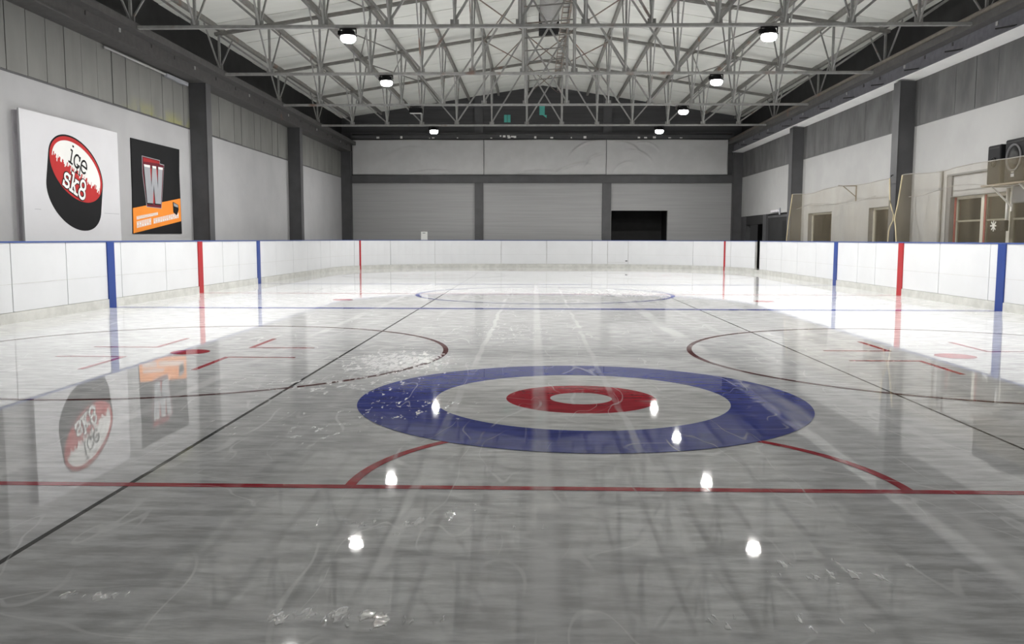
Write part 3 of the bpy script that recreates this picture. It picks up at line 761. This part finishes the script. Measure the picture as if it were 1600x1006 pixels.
box('reveal', XR + .0, XR + .2, 16.2, 20.55, 2.80, 2.84, 'reveal', w3)
box('jamb_board', XR + .02, XR + .2, 20.35, 20.55, .6, 2.80, 'reveal', w3)
for yy in (20.28, 18.95): box('red_edge', XR + .10, XR + .128, yy, yy + .05, .6, 2.3, 'red_trim', w3)
for a_, b_ in ((16.27, 17.94), (18.06, 18.99), (19.11, 20.28)): box('glazing_bar', XR + .14, XR + .162, a_, b_, 1.73, 1.77, 'room_dark', w3)
# rooms behind: shell with side walls, shelf rails, paper star
rm = empty('wall_room', (11.5, 23, 0)); tag(rm, kind='structure')
box('back', 12.6, 12.7, 14, 32.2, -.04, 3.2, 'room', rm); box('ceiling', XR + .22, 12.7, 14, 32.2, 3.1, 3.2, 'room', rm)
for yy in (14.0, 21.6, 26.8, 32.1): box('partition', XR + .22, 12.6, yy, yy + .1, -.04, 3.1, 'room_dark', rm)
for i in range(5): box('shelf', 12.2, 12.6, 18.7, 21.5, .6 + i * .5, .63 + i * .5, 'room_dark', rm)
st = empty('paper_star', (XR + .16, 18.68, 1.5)); tag(st, 'pale paper star stuck on the largest window', 'decoration')
for k in range(4):
    a = k * math.pi / 4; dy, dz = .12 * math.cos(a), .12 * math.sin(a)
    bar('ray', (XR + .148 + .003 * k, 18.68 - dy, 1.62 - dz), (XR + .148 + .003 * k, 18.68 + dy, 1.62 + dz), .003, .03, 'print_white', st)
for ry, wn in ((18.0, 'the largest window'), (29.5, 'the small window beside the doorway'), (24.0, 'the small window beside the torn net')):  # unseen lamps added to brighten the rooms behind the glass
    o = empty('added_room_light', (11.2, ry, 2.95)); tag(o, 'small added lamp, out of view, brightening the room behind %s' % wn, 'lamp', 'added lamps in the rooms behind the windows')
    box('base', 11.0, 11.4, ry - .1, ry + .1, 3.05, 3.1, 'white_plastic', o)
    MAT.setdefault('dim', glow('added_room_glow', 5.0, (1, .93, .75)))
    box('tube', 11.02, 11.38, ry - .05, ry + .05, 3.0, 3.05, 'dim', o)

# vertical pipe beside the big window, small sensor boxes
vp = tube('wall_pipe', [(XR - .05, 20.75, 0), (XR - .05, 20.75, 2.95)], .045, 'white_wall_r'); tag(vp, 'white vertical pipe on the wall beside the largest window', 'pipe')
bxs = empty('exit_light', (XR - .05, 34.7, 2.4)); tag(bxs, 'small pale box light on the wall edge above the dark doorway', 'light')
rbox('body', XR - .11, XR - .016, 34.2, 35.2, 2.40, 2.50, 'sign_side', bxs, .02); box('bracket', XR - .05, XR - .016, 34.1, 34.2, 2.3, 2.55, 'print_grey', bxs)

# ------------------------------------------------------------------ speakers on their shelf
sh = empty('wall_shelf', (XR - .2, 17.2, 2.3)); tag(sh, 'dark wall shelf with pale slanting struts carrying the black loudspeakers', 'shelf')
box('board', 8.93, XR, 16.2, 18.08, 2.40, 2.435, 'tan', sh)
for yy in (17.75, 16.75):
    bar('strut', (8.98, yy, 2.40), (XR - .01, yy - .05, 1.98), .03, .03, 'white_plastic', sh); bar('strut_foot', (XR - .02, yy - .05, 2.4), (XR - .02, yy - .05, 1.9), .03, .03, 'white_plastic', sh)
def speaker(y0, y1, z1, label, cone):
    o = empty('loudspeaker', (9.17, (y0 + y1) / 2, 2.435)); tag(o, label, 'loudspeaker', 'loudspeakers on the wall shelf')
    rbox('cabinet', 8.97, 9.38, y0, y1, 2.435, z1, 'soft_black', o, .035, 3)
    ym, zm = (y0 + y1) / 2, (2.5 + z1) / 2 + .02
    r = min((y1 - y0) * .42, .27) if cone else .10
    cr = lathe('cone_ring', [(r, 0), (r, -.02), (r * .86, -.03), (r * .84, .0)], (8.97, ym, zm), 'column' if cone else 'black', o, 28, 'x')
    lathe('cone', [(r * .84, -.004), (r * .3, -.012), (.03, -.02)], (8.97, ym, zm), 'black', cr, 28, 'x')
    box('grille_edge', 8.963, 8.97, y0 + .04, y1 - .04, z1 - .07, z1 - .05, 'black', o)
    if cone:
        box('name_plate', 8.962, 8.97, ym - .03, ym + .08, 2.54, 2.60, 'print_grey', o); box('name_line', 8.962, 8.97, ym - .02, ym + .07, 2.625, 2.635, 'print_white', o)
speaker(17.46, 17.95, 3.22, 'black loudspeaker on the wall shelf, nearer the largest window', False)
speaker(16.62, 17.30, 3.27, 'black loudspeaker with a round grey-rimmed cone on the wall shelf', True)
cb = empty('cable_box', (XR - .05, 17.8, 1.5)); tag(cb, 'small dark box hanging from a white conduit below the loudspeaker shelf', 'box')
tube('conduit', [(XR - .04, 17.82, 2.36), (XR - .04, 17.82, 1.72)], .035, 'white_plastic', cb)
rbox('body', XR - .11, XR - .02, 17.76, 17.93, 1.50, 1.72, 'soft_black', cb, .015)
box('back_panel', XR - .02, XR, 16.3, 17.72, 2.08, 2.39, 'print_grey', sh); box('panel_trim', XR - .03, XR, 16.3, 17.72, 2.06, 2.08, 'reveal', sh)

# ------------------------------------------------------------------ safety nets
def netting_sheet(left, right, label, seed):
    """left/right: list of (z, y) edge points, top last"""
    def ev(L, z):
        for (z0, y0), (z1, y1) in zip(L, L[1:]):
            if z <= z1 or (z1, y1) == L[-1]: return y0 + (y1 - y0) * (z - z0) / (z1 - z0)
    nx, nz = 40, 14; vs, fs = [], []
    for j in range(nz + 1):
        for i in range(nx + 1):
            u, v = i / nx, j / nz; zt = 2.90 - .045 * math.sin(u * math.pi * 2.0) ** 2 - .02 * math.sin(u * 9 + seed)
            z = 1.0 + (zt - 1.0) * v; yl, yr = ev(left, z), ev(right, z)
            vs.append((8.80 + .018 * math.sin(u * 23 + seed + 2 * v) + .012 * math.sin(u * 51), yl + (yr - yl) * u, z))
    fs = [(j * (nx + 1) + i, j * (nx + 1) + i + 1, (j + 1) * (nx + 1) + i + 1, (j + 1) * (nx + 1) + i) for j in range(nz) for i in range(nx)]
    o = empty('safety_net', (8.8, (left[0][1] + right[0][1]) / 2, 1.0)); tag(o, label, 'net', 'safety nets above the boards')
    mesh('mesh', vs, fs, 'net', o, True)
    T = [vs[nz * (nx + 1) + i] for i in range(nx + 1)]; tube('top_rope', T, .010, 'rope_grey', o, 5)
    tube('edge_rope', [vs[j * (nx + 1)] for j in range(nz + 1)], .018, 'rope', o, 5); tube('edge_rope', [vs[j * (nx + 1) + nx] for j in range(nz + 1)], .018, 'rope', o, 5)
    a = int(.12 * nx); tube('slack_line', [(8.79, T[i][1], 2.42 + .07 * math.sin(i * .25 + seed)) for i in range(a, nx - 2)], .006, 'rope_grey', o, 5)
    return o
netting_sheet([(1.0, 22.35), (1.6, 22.3), (1.86, 22.0), (2.3, 22.3), (2.9, 22.35)], [(1.0, 31.2), (2.0, 31.0), (2.9, 30.7)], 'beige safety net in front of the two small windows', 1.0)
netting_sheet([(1.0, 15.0), (2.9, 15.0)], [(1.0, 21.75), (1.6, 21.9), (1.86, 22.0), (2.2, 21.85), (2.9, 21.65)], 'beige safety net in front of the largest window and loudspeakers', 2.3)
def net_bracket(y, z, label, w=XR):
    o = empty('net_bracket', (w, y, z)); tag(o, label, 'bracket', 'net brackets')
    bar('arm', (8.84, y, z), (w, y, z), .03, .03, 'tan', o); bar('foot', (w - .015, y, z), (w - .015, y, z - .45), .03, .03, 'tan', o); bar('strut', (8.98, y, z), (w - .02, y, z - .32), .02, .02, 'tan', o)
net_bracket(26.2, 2.93, 'triangular steel net bracket on the wall between the two small windows')
tw = empty('net_tie', (8.8, 22.35, 2.9)); tag(tw, 'dark wire tying the safety net to the grey column', 'wire')
tube('wire', [(8.84, 22.37, 2.93), (8.9, 22.5, 2.97), (9.0, 22.62, 2.99)], .012, 'soft_black', tw, 5)

# white thermostat box on the back wall
tb = empty('switch_box', (-5.55, YB - .05, 1.25)); tag(tb, 'small white switch box on the grey back wall above the boards', 'switch box')
rbox('body', -5.72, -5.41, YB - .08, YB, 1.25, 1.66, 'white_plastic', tb, .015); box('slot', -5.63, -5.50, YB - .085, YB - .08, 1.575, 1.61, 'print_grey', tb)

# thin tube lamp under the eave beam, above the planks
tl = empty('tube_lamp', (XL + .06, 20.6, 5.2)); tag(tl, 'thin grey unlit tube lamp under the eave beam above the poster', 'lamp')
tube('tube', [(XL + .07, 18.2, 5.33), (XL + .07, 22.2, 5.33)], .025, 'duct', tl); rbox('ballast', XL + .02, XL + .12, 21.2, 22.5, 5.27, 5.36, 'print_grey', tl, .015)
for yy in (18.3, 20.2): box('clip', XL + .012, XL + .09, yy, yy + .04, 5.31, 5.35, 'duct', tl)
